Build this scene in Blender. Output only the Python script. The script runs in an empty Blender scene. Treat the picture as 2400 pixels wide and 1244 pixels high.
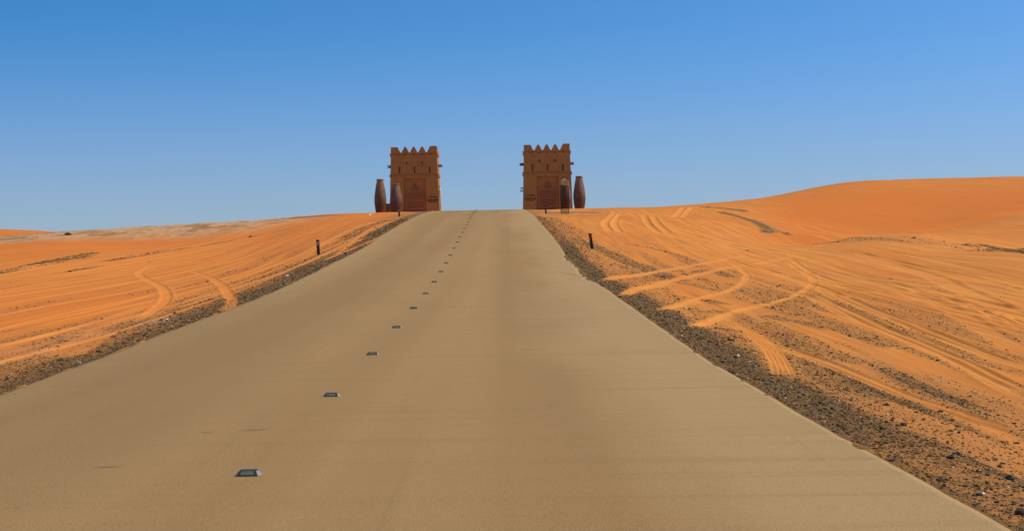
import bpy, bmesh, math, random
import numpy as np
from mathutils import Vector, Matrix

scene = bpy.context.scene
random.seed(7)
rng = np.random.default_rng(11)

# ------------------------------------------------------------------ camera
F = 3570.0                       # focal length in photo pixels (photo 2400 wide)
ROLL = math.radians(1.04)
cam_d = bpy.data.cameras.new("camera")
cam = bpy.data.objects.new("camera", cam_d)
scene.collection.objects.link(cam)
cam_d.sensor_width = 36.0
cam_d.lens = 36.0 * F / 2400.0
cam_d.clip_start = 0.1
cam_d.clip_end = 20000
cam.location = (0, 0, 0)
cam.rotation_mode = 'QUATERNION'
cam.rotation_quaternion = (Matrix.Rotation(math.radians(90), 3, 'X') @ Matrix.Rotation(-ROLL, 3, 'Z')).to_quaternion()
scene.camera = cam

# ------------------------------------------------------------------ sun + sky
SUN = Vector((0.99, 0.09, 0.0)).normalized() * math.cos(math.radians(52))
SUN.z = math.sin(math.radians(52))
sun_d = bpy.data.lights.new("sun", 'SUN')
sun_d.energy = 4.0
sun_d.angle = math.radians(0.55)
sun_d.color = (1.0, 0.93, 0.80)
sun = bpy.data.objects.new("sun", sun_d)
scene.collection.objects.link(sun)
sun.rotation_mode = 'QUATERNION'
sun.rotation_quaternion = SUN.to_track_quat('Z', 'Y')

world = bpy.data.worlds.new("World")
scene.world = world
world.use_nodes = True
nt = world.node_tree
nt.nodes.clear()
wo = nt.nodes.new('ShaderNodeOutputWorld')
bg = nt.nodes.new('ShaderNodeBackground')
sky = nt.nodes.new('ShaderNodeTexSky')
sky.sky_type = 'NISHITA'
sky.sun_disc = False
sky.sun_elevation = math.radians(52)
sky.sun_rotation = math.atan2(SUN.x, SUN.y)
sky.altitude = 300
sky.air_density = 1.0
sky.dust_density = 1.8
sky.ozone_density = 2.0
tc = nt.nodes.new('ShaderNodeTexCoord')
mp = nt.nodes.new('ShaderNodeMapping')
mp.vector_type = 'POINT'
mp.inputs['Location'].default_value = (0, 0, 0.055)
mp.inputs['Scale'].default_value = (1, 1, 2.3)
nt.links.new(tc.outputs['Generated'], mp.inputs['Vector'])
nt.links.new(mp.outputs['Vector'], sky.inputs['Vector'])
hsv = nt.nodes.new('ShaderNodeHueSaturation')
hsv.inputs['Hue'].default_value = 0.497
hsv.inputs['Value'].default_value = 1.17
hsv.inputs['Saturation'].default_value = 1.42
nt.links.new(sky.outputs['Color'], hsv.inputs['Color'])
# dust layer low over the desert
sepw = nt.nodes.new('ShaderNodeSeparateXYZ'); nt.links.new(tc.outputs['Generated'], sepw.inputs[0])
mr = nt.nodes.new('ShaderNodeMapRange'); mr.interpolation_type = 'SMOOTHSTEP'
for k_, v_ in (('From Min', -0.03), ('From Max', 0.165), ('To Min', 0.80), ('To Max', 0.0)): mr.inputs[k_].default_value = v_
nt.links.new(sepw.outputs[2], mr.inputs['Value'])
dmx = nt.nodes.new('ShaderNodeMix'); dmx.data_type = 'RGBA'
nt.links.new(mr.outputs['Result'], dmx.inputs[0]); nt.links.new(hsv.outputs['Color'], dmx.inputs[6])
dmx.inputs[7].default_value = (2.12, 2.32, 2.66, 1)
nt.links.new(dmx.outputs[2], bg.inputs['Color'])
bg.inputs['Strength'].default_value = 0.148
nt.links.new(bg.outputs['Background'], wo.inputs['Surface'])
scene.view_settings.view_transform = 'Standard'
scene.view_settings.look = 'None'
scene.view_settings.exposure = 0.0
scene.view_settings.gamma = 1.0

# ------------------------------------------------------------------ helpers
def lev(px, py):
    dx = px - 1200.0
    up = 622.0 - py
    c, s = math.cos(ROLL), math.sin(ROLL)
    return (dx * c + up * s) / F, (-dx * s + up * c) / F

def tag(o, label=None, cat=None, group=None, kind=None):
    if label: o['label'] = label
    if cat: o['category'] = cat
    if group: o['group'] = group
    if kind: o['kind'] = kind
    return o

def link(name, me, mat=None, parent=None):
    o = bpy.data.objects.new(name, me)
    scene.collection.objects.link(o)
    if mat: me.materials.append(mat)
    if parent: o.parent = parent
    return o

def empty(name, loc, rz=0.0):
    o = bpy.data.objects.new(name, None)
    scene.collection.objects.link(o)
    o.location = loc
    o.rotation_euler = (0, 0, rz)
    o.empty_display_size = 0.2
    return o

def bm_obj(name, bm, mat, parent=None, smooth=False, bevel=0.0):
    if bevel > 0:
        bmesh.ops.bevel(bm, geom=list(bm.edges), offset=bevel, segments=2, affect='EDGES', profile=0.6)
    bmesh.ops.recalc_face_normals(bm, faces=bm.faces)
    me = bpy.data.meshes.new(name)
    bm.to_mesh(me); bm.free()
    if smooth:
        for p in me.polygons: p.use_smooth = True
    return link(name, me, mat, parent)

def add_box(bm, c, s, rot=None):
    vs = []
    for dx in (-.5, .5):
        for dy in (-.5, .5):
            for dz in (-.5, .5):
                v = Vector((dx * s[0], dy * s[1], dz * s[2]))
                if rot: v = rot @ v
                vs.append(bm.verts.new(Vector(c) + v))
    for q in ((0, 1, 3, 2), (4, 6, 7, 5), (0, 4, 5, 1), (2, 3, 7, 6), (0, 2, 6, 4), (1, 5, 7, 3)):
        bm.faces.new([vs[i] for i in q])

def add_bar(bm, a, b, w, d, up=Vector((0, 1, 0))):
    a, b = Vector(a), Vector(b)
    ax = (b - a)
    L = ax.length
    if L < 1e-5: return
    ax.normalize()
    sd = ax.cross(up).normalized()
    u = sd.cross(ax).normalized()
    rot = Matrix((sd, u, ax)).transposed()
    add_box(bm, (a + b) / 2, (w, d, L), rot)

def add_cyl(bm, a, b, r0, r1, n=12):
    a, b = Vector(a), Vector(b)
    ax = (b - a).normalized()
    t = Vector((0, 0, 1)) if abs(ax.z) < .9 else Vector((1, 0, 0))
    s = ax.cross(t).normalized(); u = s.cross(ax)
    A = [bm.verts.new(a + (s * math.cos(2 * math.pi * k / n) + u * math.sin(2 * math.pi * k / n)) * r0) for k in range(n)]
    B = [bm.verts.new(b + (s * math.cos(2 * math.pi * k / n) + u * math.sin(2 * math.pi * k / n)) * r1) for k in range(n)]
    for k in range(n):
        bm.faces.new((A[k], A[(k + 1) % n], B[(k + 1) % n], B[k]))
    bm.faces.new(A[::-1]); bm.faces.new(B)

class NT:
    """small wrapper to write shader graphs briefly"""
    def __init__(self, name, rough=0.9, spec=0.2):
        self.m = bpy.data.materials.new(name)
        self.m.use_nodes = True
        self.t = self.m.node_tree
        self.b = self.t.nodes['Principled BSDF']
        self.b.inputs['Roughness'].default_value = rough
        self.b.inputs['Specular IOR Level'].default_value = spec
        self.geo = self.t.nodes.new('ShaderNodeNewGeometry')
        self.tc = self.t.nodes.new('ShaderNodeTexCoord')
    def n(self, kind, **kw):
        nd = self.t.nodes.new(kind)
        for k, v in kw.items(): setattr(nd, k, v)
        return nd
    def l(self, a, b): self.t.links.new(a, b)
    def map(self, scale=(1, 1, 1), loc=(0, 0, 0), rot=(0, 0, 0), obj=False):
        mpn = self.n('ShaderNodeMapping')
        mpn.inputs['Scale'].default_value = scale
        mpn.inputs['Location'].default_value = loc
        mpn.inputs['Rotation'].default_value = rot
        self.l(self.tc.outputs['Object'] if obj else self.geo.outputs['Position'], mpn.inputs['Vector'])
        return mpn.outputs['Vector']
    def noise(self, vec, scale=1, detail=4, rough=0.55, dist=0.0):
        nd = self.n('ShaderNodeTexNoise')
        nd.inputs['Scale'].default_value = scale
        nd.inputs['Detail'].default_value = detail
        nd.inputs['Roughness'].default_value = rough
        nd.inputs['Distortion'].default_value = dist
        self.l(vec, nd.inputs['Vector'])
        return nd.outputs['Fac']
    def ramp(self, fac, stops, interp='LINEAR'):
        r = self.n('ShaderNodeValToRGB')
        r.color_ramp.interpolation = interp
        els = r.color_ramp.elements
        while len(els) < len(stops): els.new(0.5)
        for e, (p, c) in zip(els, stops):
            e.position = p
            e.color = (c, c, c, 1) if isinstance(c, (int, float)) else (*c, 1)
        self.l(fac, r.inputs['Fac'])
        return r.outputs['Color']
    def mix(self, fac, a, b, mode='MIX'):
        mx = self.n('ShaderNodeMix', data_type='RGBA', blend_type=mode)
        for s, v in ((mx.inputs[0], fac), (mx.inputs[6], a), (mx.inputs[7], b)):
            if isinstance(v, (int, float)): s.default_value = v
            elif isinstance(v, tuple): s.default_value = (*v, 1)
            else: self.l(v, s)
        return mx.outputs[2]
    def math(self, op, a, b=None, c=None, clamp=False):
        m_ = self.n('ShaderNodeMath', operation=op, use_clamp=clamp)
        for s, v in zip(m_.inputs, (a, b, c)):
            if v is None: continue
            if isinstance(v, (int, float)): s.default_value = v
            else: self.l(v, s)
        return m_.outputs[0]
    def bump(self, h, strength=0.4, dist=0.02):
        bp = self.n('ShaderNodeBump')
        bp.inputs['Strength'].default_value = strength
        bp.inputs['Distance'].default_value = dist
        self.l(h, bp.inputs['Height'])
        self.l(bp.outputs['Normal'], self.b.inputs['Normal'])
    def col(self, c):
        if isinstance(c, tuple): self.b.inputs['Base Color'].default_value = (*c, 1)
        else: self.l(c, self.b.inputs['Base Color'])
        return self.m

# ------------------------------------------------------------------ road profile (from the studs' perspective)
STUD_PX = [(582, 1112), (777, 929), (873, 832), (930, 769), (970, 723), (998, 689), (1018, 662), (1034, 638),
           (1046, 617), (1056, 599), (1064, 582), (1072, 568), (1078, 556), (1084, 545), (1089, 536), (1094, 528),
           (1098, 520), (1101, 514), (1104, 508)]
prof = [(-20, -2.33), (0, -1.94), (6, -1.84)]
for i, p in enumerate(STUD_PX):
    D = (2.1 + i) * 6
    prof.append((D, lev(*p)[1] * D))
prof += [(130, 4.47), (140, 5.00), (148, 5.40), (155, 5.70), (162, 5.93), (172, 6.12), (185, 6.1), (200, 5.8), (230, 4.6), (300, 0.5), (450, -9)]
prof = np.array(prof)
_gy = np.arange(-20, 450, 0.5)
_gz = np.interp(_gy, prof[:, 0], prof[:, 1])
_k = np.exp(-0.5 * (np.arange(-16, 17) / 6.0) ** 2); _k /= _k.sum()
_gzs = np.convolve(np.pad(_gz, 16, mode='reflect', reflect_type='odd'), _k, mode='valid')
def road_z(y): return np.interp(y, _gy, _gzs)

def hit_profile(px, py):
    t, e = lev(px, py)
    Ds = np.linspace(4, 165, 8000)
    g = e * Ds - road_z(Ds)
    k = np.argmax(g < 0)
    if g.min() > 0: k = np.argmin(g)
    return Ds[k], t * Ds[k]

LE = [(21, 917), (159, 866), (248, 834), (382, 781), (495, 740), (600, 701), (706, 653), (777, 618), (848, 583), (894, 553), (940, 526), (975, 507), (1010, 495)]
RE = [(2375, 1244), (2171, 1132), (2046, 1064), (1903, 986), (1743, 893), (1653, 840), (1564, 779), (1508, 740), (1469, 711), (1416, 674), (1380, 653), (1361, 633), (1331, 605), (1310, 573), (1283, 541), (1253, 508), (1229, 491.5)]
le = np.array([(-20, -6.2), (0, -6.35), (13, -6.52)] + [hit_profile(*p) for p in LE])
re_ = np.array([(-20, 3.2), (0, 3.14)] + [hit_profile(*p) for p in RE])
le = np.vstack([le, [(200, -8.4), (450, -12)]]); re_ = np.vstack([re_, [(175, 0.9), (200, 0.7), (450, -4)]])
def x_left(y): return np.interp(y, le[:, 0], le[:, 1])
def x_right(y): return np.interp(y, re_[:, 0], re_[:, 1])

# ------------------------------------------------------------------ terrain control points: photo ray + distance
CP = [
 # left side
 (0, 950, 17.5), (0, 860, 24), (0, 780, 33), (0, 700, 47), (0, 640, 68), (0, 600, 92), (0, 574, 120), (0, 570, 142), (0, 558, 158), (0, 564, 210), (0, 536, 400),
 (150, 566, 125), (150, 545, 160), (150, 553, 215), (110, 542, 400), (220, 570, 124),
 (300, 780, 32), (300, 700, 47), (300, 640, 68), (300, 600, 90), (300, 571, 122), (300, 536, 160), (300, 545, 220), (300, 556, 400),
 (480, 565, 122), (480, 525, 160),
 (600, 640, 62), (600, 600, 82), (600, 560, 110), (600, 519.5, 160), (600, 530, 230), (600, 550, 400),
 (740, 505.5, 160), (740, 545, 105), (740, 575, 82),
 (880, 530, 104), (880, 500, 158), (880, 500.5, 185), (880, 512, 240), (880, 550, 400), (960, 497, 160), (960, 497.5, 185),
 (-500, 1000, 17), (-500, 760, 40), (-500, 650, 85), (-500, 590, 140), (-500, 560, 400), (-1200, 1000, 20), (-1200, 700, 70), (-1200, 600, 160), (-1200, 585, 400),
 # right side
 (1400, 620, 61), (1400, 583, 72), (1400, 540, 95), (1400, 510, 125), (1400, 490.5, 162), (1400, 491, 185), (1400, 505, 260), (1400, 540, 400),
 (1300, 508, 128), (1300, 492, 160), (1300, 492.5, 185), (1500, 487, 168), (1500, 490, 200), (1500, 508, 280), (1500, 540, 400),
 (1650, 770, 32), (1650, 690, 45), (1650, 620, 65), (1650, 570, 88), (1650, 520, 125), (1650, 479.5, 185), (1650, 488, 260), (1650, 530, 420),
 (1900, 850, 23.5), (1900, 740, 36), (1900, 660, 52), (1900, 600, 74), (1900, 571, 96), (1900, 520, 150), (1900, 447, 235), (1900, 455, 320), (1900, 520, 450),
 (1780, 468, 210), (1780, 545, 118), (1780, 500, 165),
 (2150, 1000, 16.2), (2150, 920, 20.5), (2150, 800, 29), (2150, 700, 42), (2150, 620, 62), (2150, 570, 80), (2150, 546, 92), (2150, 549, 103), (2150, 535, 135), (2150, 475, 190), (2150, 424.5, 255), (2150, 434, 340), (2150, 500, 450),
 (2020, 425, 250), (2020, 547, 100), (2020, 555, 94),
 (2400, 1120, 13.2), (2400, 1000, 17), (2400, 900, 22), (2400, 780, 31), (2400, 680, 44), (2400, 620, 56), (2400, 583, 70), (2400, 590, 80), (2400, 540, 108), (2400, 499, 140), (2400, 493, 150), (2400, 455, 200), (2400, 417, 260), (2400, 426, 340), (2400, 480, 450),
 (3000, 1100, 14), (3000, 780, 35), (3000, 640, 65), (3000, 540, 130), (3000, 420, 280), (3000, 440, 420), (3700, 1000, 18), (3700, 700, 60), (3700, 500, 200), (3700, 430, 400),
]
cpt, cpl, cpe = [], [], []
def addc(x, y, z):
    cpt.append(x / y); cpl.append(math.log(y)); cpe.append(z / y)
for px, py, D in CP:
    t, e = lev(px, py)
    addc(t * D, D, e * D)
for y in (7, 9, 11, 13.5, 17, 21, 27, 34, 42, 52, 64, 78, 94, 112, 132, 150, 168, 185, 210, 250, 320, 420):
    addc(float(x_left(y)) - 0.2, y, float(road_z(y)) - 0.03)
    addc(float(x_right(y)) + 0.2, y, float(road_z(y)) - 0.03)
for y in (7, 9, 12):
    addc(-9 - y * .2, y, float(road_z(y)) - 0.15); addc(6 + y * .2, y, float(road_z(y)) - 0.2)
cpt = np.array(cpt); cpl = np.array(cpl); cpe = np.array(cpe)
AX, AL = 3.2, 1.0
def _phi(r2): return 0.5 * r2 * np.log(r2 + 1e-12)
U = np.stack([cpt * AX, cpl * AL], 1)
# work on z-like height above the mean view slope so near and far points weigh alike
W_ = cpe * 1.0
n = len(U)
d2 = ((U[:, None] - U[None]) ** 2).sum(-1)
K = _phi(d2) + np.eye(n) * 2e-5
Pm = np.concatenate([np.ones((n, 1)), U, (np.exp(-U[:, 1:2]))], 1)
A_ = np.zeros((n + 4, n + 4)); A_[:n, :n] = K; A_[:n, n:] = Pm; A_[n:, :n] = Pm.T
sol = np.linalg.solve(A_, np.concatenate([W_, np.zeros(4)]))
def base_e(t, D):
    sh = np.broadcast(t, D).shape
    t = np.broadcast_to(t, sh).ravel(); D = np.broadcast_to(D, sh).ravel()
    out = np.empty(t.size)
    L = np.log(D)
    for s in range(0, t.size, 60000):
        a = t[s:s + 60000] * AX; b = L[s:s + 60000] * AL
        r2 = (a[:, None] - U[None, :, 0]) ** 2 + (b[:, None] - U[None, :, 1]) ** 2
        out[s:s + 60000] = _phi(r2) @ sol[:n] + sol[n] + sol[n + 1] * a + sol[n + 2] * b + sol[n + 3] * np.exp(-b)
    return out.reshape(sh)

def sstep(a, b, x):
    u = np.clip((x - a) / (b - a), 0, 1)
    return u * u * (3 - 2 * u)

def base_z(x, y):
    """ground height at world points, without small relief"""
    yy = np.clip(y, 6.5, 430)
    t = np.clip(x / yy, -0.75, 0.75)
    z = base_e(t, yy) * yy
    far = sstep(380, 620, y)
    z = z * (1 - far) + far * (-6 + 5 * np.sin(x * .006 + 1.3) * np.sin(y * .004))
    zr = road_z(y)
    dd = np.maximum(x_left(y) - x, x - x_right(y))        # >0 outside the road
    wv = sstep(0.0, 2.2, dd)
    near = 1 - sstep(300, 420, y)
    zz = (zr - 0.035 - 0.03 * sstep(0, -.5, dd)) * (1 - wv) + z * wv
    return zz * near + z * (1 - near)

def ground_hit(px, py, dmax=430):
    t, e = lev(px, py)
    Ds = np.exp(np.linspace(math.log(8), math.log(dmax), 2500))
    z = base_z(t * Ds, Ds)
    g = e * Ds - z
    k = np.where(g < 0)[0]
    k = k[0] if len(k) else int(np.argmin(g / Ds))
    return float(t * Ds[k]), float(Ds[k]), float(z[k])

# ------------------------------------------------------------------ terrain grid
def vnoise(x, y, seed):
    """smooth value noise"""
    r = np.random.default_rng(seed).random((256, 256))
    xi = np.floor(x).astype(int); yi = np.floor(y).astype(int)
    fx = x - xi; fy = y - yi
    fx = fx * fx * (3 - 2 * fx); fy = fy * fy * (3 - 2 * fy)
    a = r[xi % 256, yi % 256]; b = r[(xi + 1) % 256, yi % 256]
    c = r[xi % 256, (yi + 1) % 256]; d = r[(xi + 1) % 256, (yi + 1) % 256]
    return (a * (1 - fx) + b * fx) * (1 - fy) + (c * (1 - fx) + d * fx) * fy
def fbm(x, y, seed, oct=4):
    s = 0; a = 1; tot = 0
    for k in range(oct):
        s = s + a * vnoise(x * 2 ** k + 17.3 * k, y * 2 ** k + 5.1 * k, seed + k); tot += a; a *= .5
    return s / tot

rows = [3.0]
while rows[-1] < 9000:
    D = rows[-1]
    if D < 9: st = 0.25
    else: st = min(D * D * 2.4e-4, D * 0.0042)
    if D > 230: st = D * 0.012
    if D > 500: st = D * 0.05
    rows.append(D + max(st, 0.012))
Yr = np.array(rows)
ti = np.arange(-0.36, 0.3601, 1 / 1450.0)
to = 0.36 * np.exp(np.linspace(0.004, 1.25, 110))
Tc = np.concatenate([-to[::-1], ti, to])
YO = 3.0
X = Tc[None, :] * (Yr[:, None] + YO)
Y = np.broadcast_to(Yr[:, None], X.shape)
print("grid", X.shape)
Z = np.empty(X.shape)
# evaluate the smooth surface coarse, then interpolate: rows every 3rd, columns every 4th
ri = np.unique(np.append(np.arange(0, len(Yr), 3), len(Yr) - 1)); ci = np.unique(np.append(np.arange(0, len(Tc), 4), len(Tc) - 1))
def raw_z(x, y):
    yy = np.clip(y, 6.5, 430); t = np.clip(x / yy, -0.75, 0.75)
    z = base_e(t, yy) * yy
    far = sstep(380, 620, y)
    return z * (1 - far) + far * (-6 + 5 * np.sin(x * .006 + 1.3) * np.sin(y * .004))
Zc = raw_z(X[np.ix_(ri, ci)], Y[np.ix_(ri, ci)])
Zr = np.empty((len(ri), len(Tc)))
for k in range(len(ri)): Zr[k] = np.interp(Tc, Tc[ci], Zc[k])
for k in range(len(Tc)): Z[:, k] = np.interp(Yr, Yr[ri], Zr[:, k])
DD = np.maximum(x_left(Yr)[:, None] - X, X - x_right(Yr)[:, None])
wv = sstep(0, 2.2, DD); near = 1 - sstep(300, 420, Y)
Z = ((road_z(Yr)[:, None] - 0.035 - 0.03 * sstep(0, -.5, DD)) * (1 - wv) + Z * wv) * near + Z * (1 - near)
SIDE = X > (x_left(Yr) + x_right(Yr))[:, None] / 2     # True right of the road

grav = np.zeros(X.shape); pale = np.zeros(X.shape); red = np.zeros(X.shape); chalk = np.zeros(X.shape)
rel = np.zeros(X.shape)

def resample(pts, step):
    pts = np.array(pts, float)
    # smooth with Catmull-Rom
    out = []
    P = np.vstack([2 * pts[0] - pts[1], pts, 2 * pts[-1] - pts[-2]])
    for k in range(1, len(P) - 2):
        for s in np.linspace(0, 1, 14, endpoint=False):
            a, b, c, d = P[k - 1], P[k], P[k + 1], P[k + 2]
            out.append(0.5 * ((2 * b) + (-a + c) * s + (2 * a - 5 * b + 4 * c - d) * s * s + (-a + 3 * b - 3 * c + d) * s ** 3))
    out.append(pts[-1])
    return np.array(out)

def stroke_dist(wp, reach):
    """signed lateral distance and length-along from a world polyline, on the part of the grid it touches"""
    i0 = np.searchsorted(Yr, wp[:, 1].min() - reach); i1 = np.searchsorted(Yr, wp[:, 1].max() + reach) + 1
    tt = wp[:, 0] / (wp[:, 1] + YO)
    rt = reach / (max(wp[:, 1].min() - reach, 2) + YO)
    j0 = np.searchsorted(Tc, tt.min() - rt); j1 = np.searchsorted(Tc, tt.max() + rt) + 1
    i0, j0 = max(i0, 0), max(j0, 0)
    sub = (slice(i0, i1), slice(j0, j1))
    x = X[sub]; y = Y[sub]
    best = np.full(x.shape, 1e9); sg = np.zeros(x.shape); al = np.zeros(x.shape)
    acc = 0
    for k in range(len(wp) - 1):
        a, b = wp[k], wp[k + 1]
        dv = b - a; L = math.hypot(*dv)
        if L < 1e-6: continue
        r0 = np.searchsorted(Yr, min(a[1], b[1]) - reach) - i0; r1 = np.searchsorted(Yr, max(a[1], b[1]) + reach) + 1 - i0
        r0 = max(r0, 0)
        if r1 <= r0: continue
        xs = x[r0:r1]; ys = y[r0:r1]
        u = np.clip(((xs - a[0]) * dv[0] + (ys - a[1]) * dv[1]) / L / L, 0, 1)
        ddx = xs - a[0] - u * dv[0]; ddy = ys - a[1] - u * dv[1]
        d = np.hypot(ddx, ddy)
        m_ = d < best[r0:r1]
        s_ = np.sign(dv[0] * ddy - dv[1] * ddx)
        best[r0:r1][m_] = d[m_]; sg[r0:r1][m_] = s_[m_]; al[r0:r1][m_] = (acc + u * L)[m_]
        acc += L
    return sub, best * sg, al, acc

def track(wp, w=0.26, ribs=0, depth=0.035, tread=0.0, pale_a=0.7, clear=0.85, fade=True, berm=0.5, tper=.42, far=1.0):
    sub, sd, al, tot = stroke_dist(np.asarray(wp), w * 2.2)
    a = np.abs(sd) / (w / 2)
    f = 1.0
    if fade: f = sstep(0, min(3, tot * .2), al) * (1 - sstep(tot - min(3, tot * .2), tot, al))
    ins = (1 - sstep(0.75, 1.15, a)) * f
    br = np.exp(-((a - 1.35) / 0.33) ** 2) * f
    df = 1 - (1 - far) * sstep(32, 62, Y[sub])
    rel[sub] += (-depth * ins + depth * berm * br) * df
    if ribs: rel[sub] += ribs * ins * np.cos(sd / w * 2 * math.pi * 5)
    if tread > 0:
        rel[sub] += tread * ins * np.sin(al * 2 * math.pi / tper + 3.5 * sd / w) * .5 * (1 - sstep(45, 70, Y[sub]) * (1 if tper > .8 else 1)) * (1 if tper > .8 else (1 - sstep(18, 30, Y[sub])))
    pale[sub] = np.maximum(pale[sub], pale_a * np.maximum(ins, br * .7))
    grav[sub] *= 1 - clear * np.clip(ins + br * .3, 0, 1)

def pxtrack(pts, **kw):
    track(resample([ground_hit(*p)[:2] for p in pts], .5), **kw)

def patch(pts, w, val, arr, hard=0.5, lump=0.0, px=True):
    wp = resample([ground_hit(*p)[:2] for p in pts], .5) if px else np.array(pts, float)
    sub, sd, al, tot = stroke_dist(wp, w * 1.2)
    ww = w * (0.6 + 0.8 * fbm(X[sub] * 1.1, Y[sub] * .8, 91, 3))
    f = (1 - sstep(hard, 1.0, np.abs(sd) / (ww / 2 + 1e-6)))
    arr[sub] = np.maximum(arr[sub], val * f)
    if lump: rel[sub] += lump * f * fbm(X[sub] * 1.5, Y[sub] * 1.2, 33, 4)

# -- gravel verges
wob = fbm(X * .35, Y * .12, 5, 4)
strk = fbm(X * 2.2 + .6 * fbm(X * .2, Y * .05, 8, 3), Y * 0.09, 15, 4)        # streaks running with the road
dl = np.where(SIDE, 1e3, DD); dr = np.where(SIDE, DD, 1e3)
vis = 1 - sstep(150, 175, Y)
gl = np.maximum((1 - sstep(0.4, 1.9 + 1.8 * (wob - .5), dl)) * (0.78 + .6 * (wob - .4)), (1 - sstep(.6, 4.6 + 4 * (wob - .5), dl)) * .55) * sstep(-.1, .12, dl)
gl *= np.where(Y > 42, 1.15, 0.95)
gr1 = np.maximum((1 - sstep(0.5, 1.55 + 1.3 * (wob - .4) - .35 * sstep(28, 50, Y), dr)) * (.95 - .3 * (1 - sstep(12, 17, Y)) - .35 * sstep(68, 85, Y)), (1 - sstep(1.0, 2.9 + 2.6 * (wob - .4), dr)) * .42)
gr2 = (1 - sstep(3.5, 13, dr)) * sstep(0.44, 0.62, strk) * 0.40 * (1 - sstep(58, 85, Y))
gr2 = gr2 + (1 - sstep(2.2, 4.8, dr)) * (.16 + .30 * sstep(.35, .6, wob)) * (1 - sstep(22, 34, Y))
gl2 = (1 - sstep(2.5, 6.5, dl)) * sstep(0.50, 0.62, strk) * 0.5 * (1 - sstep(60, 100, Y))
grav = np.clip(np.maximum.reduce([gl, gr1, gr2, gl2]), 0, 1) * vis
grav = np.maximum(grav, .25 * sstep(0.60, 0.72, strk) * (1 - sstep(70, 110, Y)) * (DD > 0) * (1 - sstep(11, 17, DD)))
grav = np.maximum(grav, .03)

# -- windblown strips: gravel showing and mounds
patch([(640, 517), (700, 511), (770, 506)], 5.0, .8, grav, lump=.10)
patch([(250, 612), (420, 584), (560, 560), (700, 532)], 1.3, .6, grav)
patch([(0, 640), (110, 618), (210, 600)], 1.4, .75, grav, lump=.08)
patch([(0, 662), (130, 642), (230, 622)], .9, .6, grav)
patch([(60, 628), (150, 606), (225, 594)], .9, .75, grav, lump=.08)
patch([(1672, 489), (1700, 491), (1730, 494)], 3.6, .95, grav, lump=.25)
patch([(1690, 500), (1740, 512), (1780, 525), (1800, 540), (1805, 548)], 1.5, .9, grav, lump=.14)
patch([(1800, 528), (1850, 552)], .9, .5, grav)
patch([(2270, 572), (2330, 577), (2400, 588), (2480, 600)], 2.2, .8, grav, lump=.08)
patch([(2080, 556), (2130, 560), (2180, 568)], 1.4, .35, grav)
patch([(1270, 499), (1340, 496), (1390, 499)], 4.0, .6, grav)
patch([(1300, 504), (1400, 503)], 3.0, .35, grav)
patch([(1345, 560), (1420, 590), (1500, 625), (1580, 655)], 1.3, .6, grav)
patch([(1480, 573), (1560, 590), (1640, 618)], .8, .4, grav)
patch([(1640, 640), (1680, 636), (1720, 650)], 1.2, .55, grav)
for q in ([(1430, 660), (1500, 672), (1560, 676)], [(1440, 690), (1500, 700), (1560, 700)], [(1520, 655), (1600, 662), (1680, 680)],
          [(1560, 690), (1640, 700), (1700, 712)], [(1490, 735), (1560, 745), (1600, 752)], [(1560, 715), (1640, 730), (1690, 728)],
          [(1800, 740), (1950, 770), (2080, 810)], [(1700, 770), (1850, 800), (2000, 850)], [(1900, 700), (2000, 725), (2100, 760)],
          [(1860, 850), (2000, 890), (2200, 960)]):
    patch(q, .60, .5, grav, lump=.03)
# pale chalky ridge on the left skyline and pale spill beside the road
m_ch = (~SIDE) * sstep(122, 150, Y + 14 * (fbm(X * .2, Y * .06, 44, 3) - .5)) * (1 - sstep(185, 205, Y)) * (1 - sstep(-26, -15, X))
chalk = np.maximum(chalk, m_ch * (0.55 + .45 * fbm(X * .6, Y * .25, 55, 4)))
grav = np.maximum(grav, m_ch * (.12 + .55 * sstep(.5, .68, fbm(X * .8, Y * .25, 66, 4))))
rel += m_ch * .28 * (fbm(X * .55, Y * .22, 77, 4) - .5)
patch([(380, 752), (430, 745), (470, 745)], 1.6, .8, chalk)
patch([(0, 850), (120, 800), (260, 762), (400, 735)], 1.5, .12, chalk)
patch([(1300, 494), (1345, 493)], 4, .4, chalk)

# -- dunes carry redder sand; on the right dune it also paints the slope's shade
red = np.maximum(red, SIDE * sstep(125, 165, Y + (X - 20) * .35) * sstep(14, 26, X - .02 * Y) )
red = np.maximum(red, (~SIDE) * sstep(96, 122, Y) * (1 - sstep(122, 150, Y)) * (1 - sstep(-24, -16, X)) * .9)
red = np.maximum(red, (~SIDE) * (Y > 250) * .5)

tb = [lev(*p)[0] for p in [(1780, 580), (1840, 570), (1900, 566), (2050, 545), (2130, 532), (2250, 513), (2400, 498), (2700, 470)]]
Db = np.interp(X / Y, tb, [104, 104, 104, 112, 120, 132, 146, 160])
red = np.where(SIDE, np.maximum(red * 0, sstep(-3, 4, Y - Db) * sstep(.150, .20, X / Y) * (1 - .75 * sstep(195, 235, Y))), np.maximum(red, .62 * (1 - sstep(.3, 1.2, chalk))))  # right dune face reddened for its shaded slope, less at the crest
rel -= SIDE * .35 * np.exp(-((Y - Db) / 6) ** 2) * sstep(.15, .2, X / Y)
patch([(1950, 562), (2060, 554), (2160, 562), (2260, 572), (2380, 584)], 4.5, .30, grav)
# -- broad soft relief
out = sstep(.3, 2.5, DD)
rel += out * (0.17 * (fbm(X * .24, Y * .03, 101, 3) - .5) + SIDE * .45 * sstep(3, 9, DD) * (fbm(X * .13, Y * .035, 107, 2) - .5) + 0.045 * (fbm(X * 1.1, Y * .03, 111, 2) - .5) * (1 - .8 * sstep(30, 60, Y))) * (1 - sstep(150, 190, Y) * .7)
rel += sstep(0.1, 1.2, DD) * 0.022 * (fbm(X * 3.6, Y * .3, 121, 4) - .5) * (1 - sstep(22, 60, Y))
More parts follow.
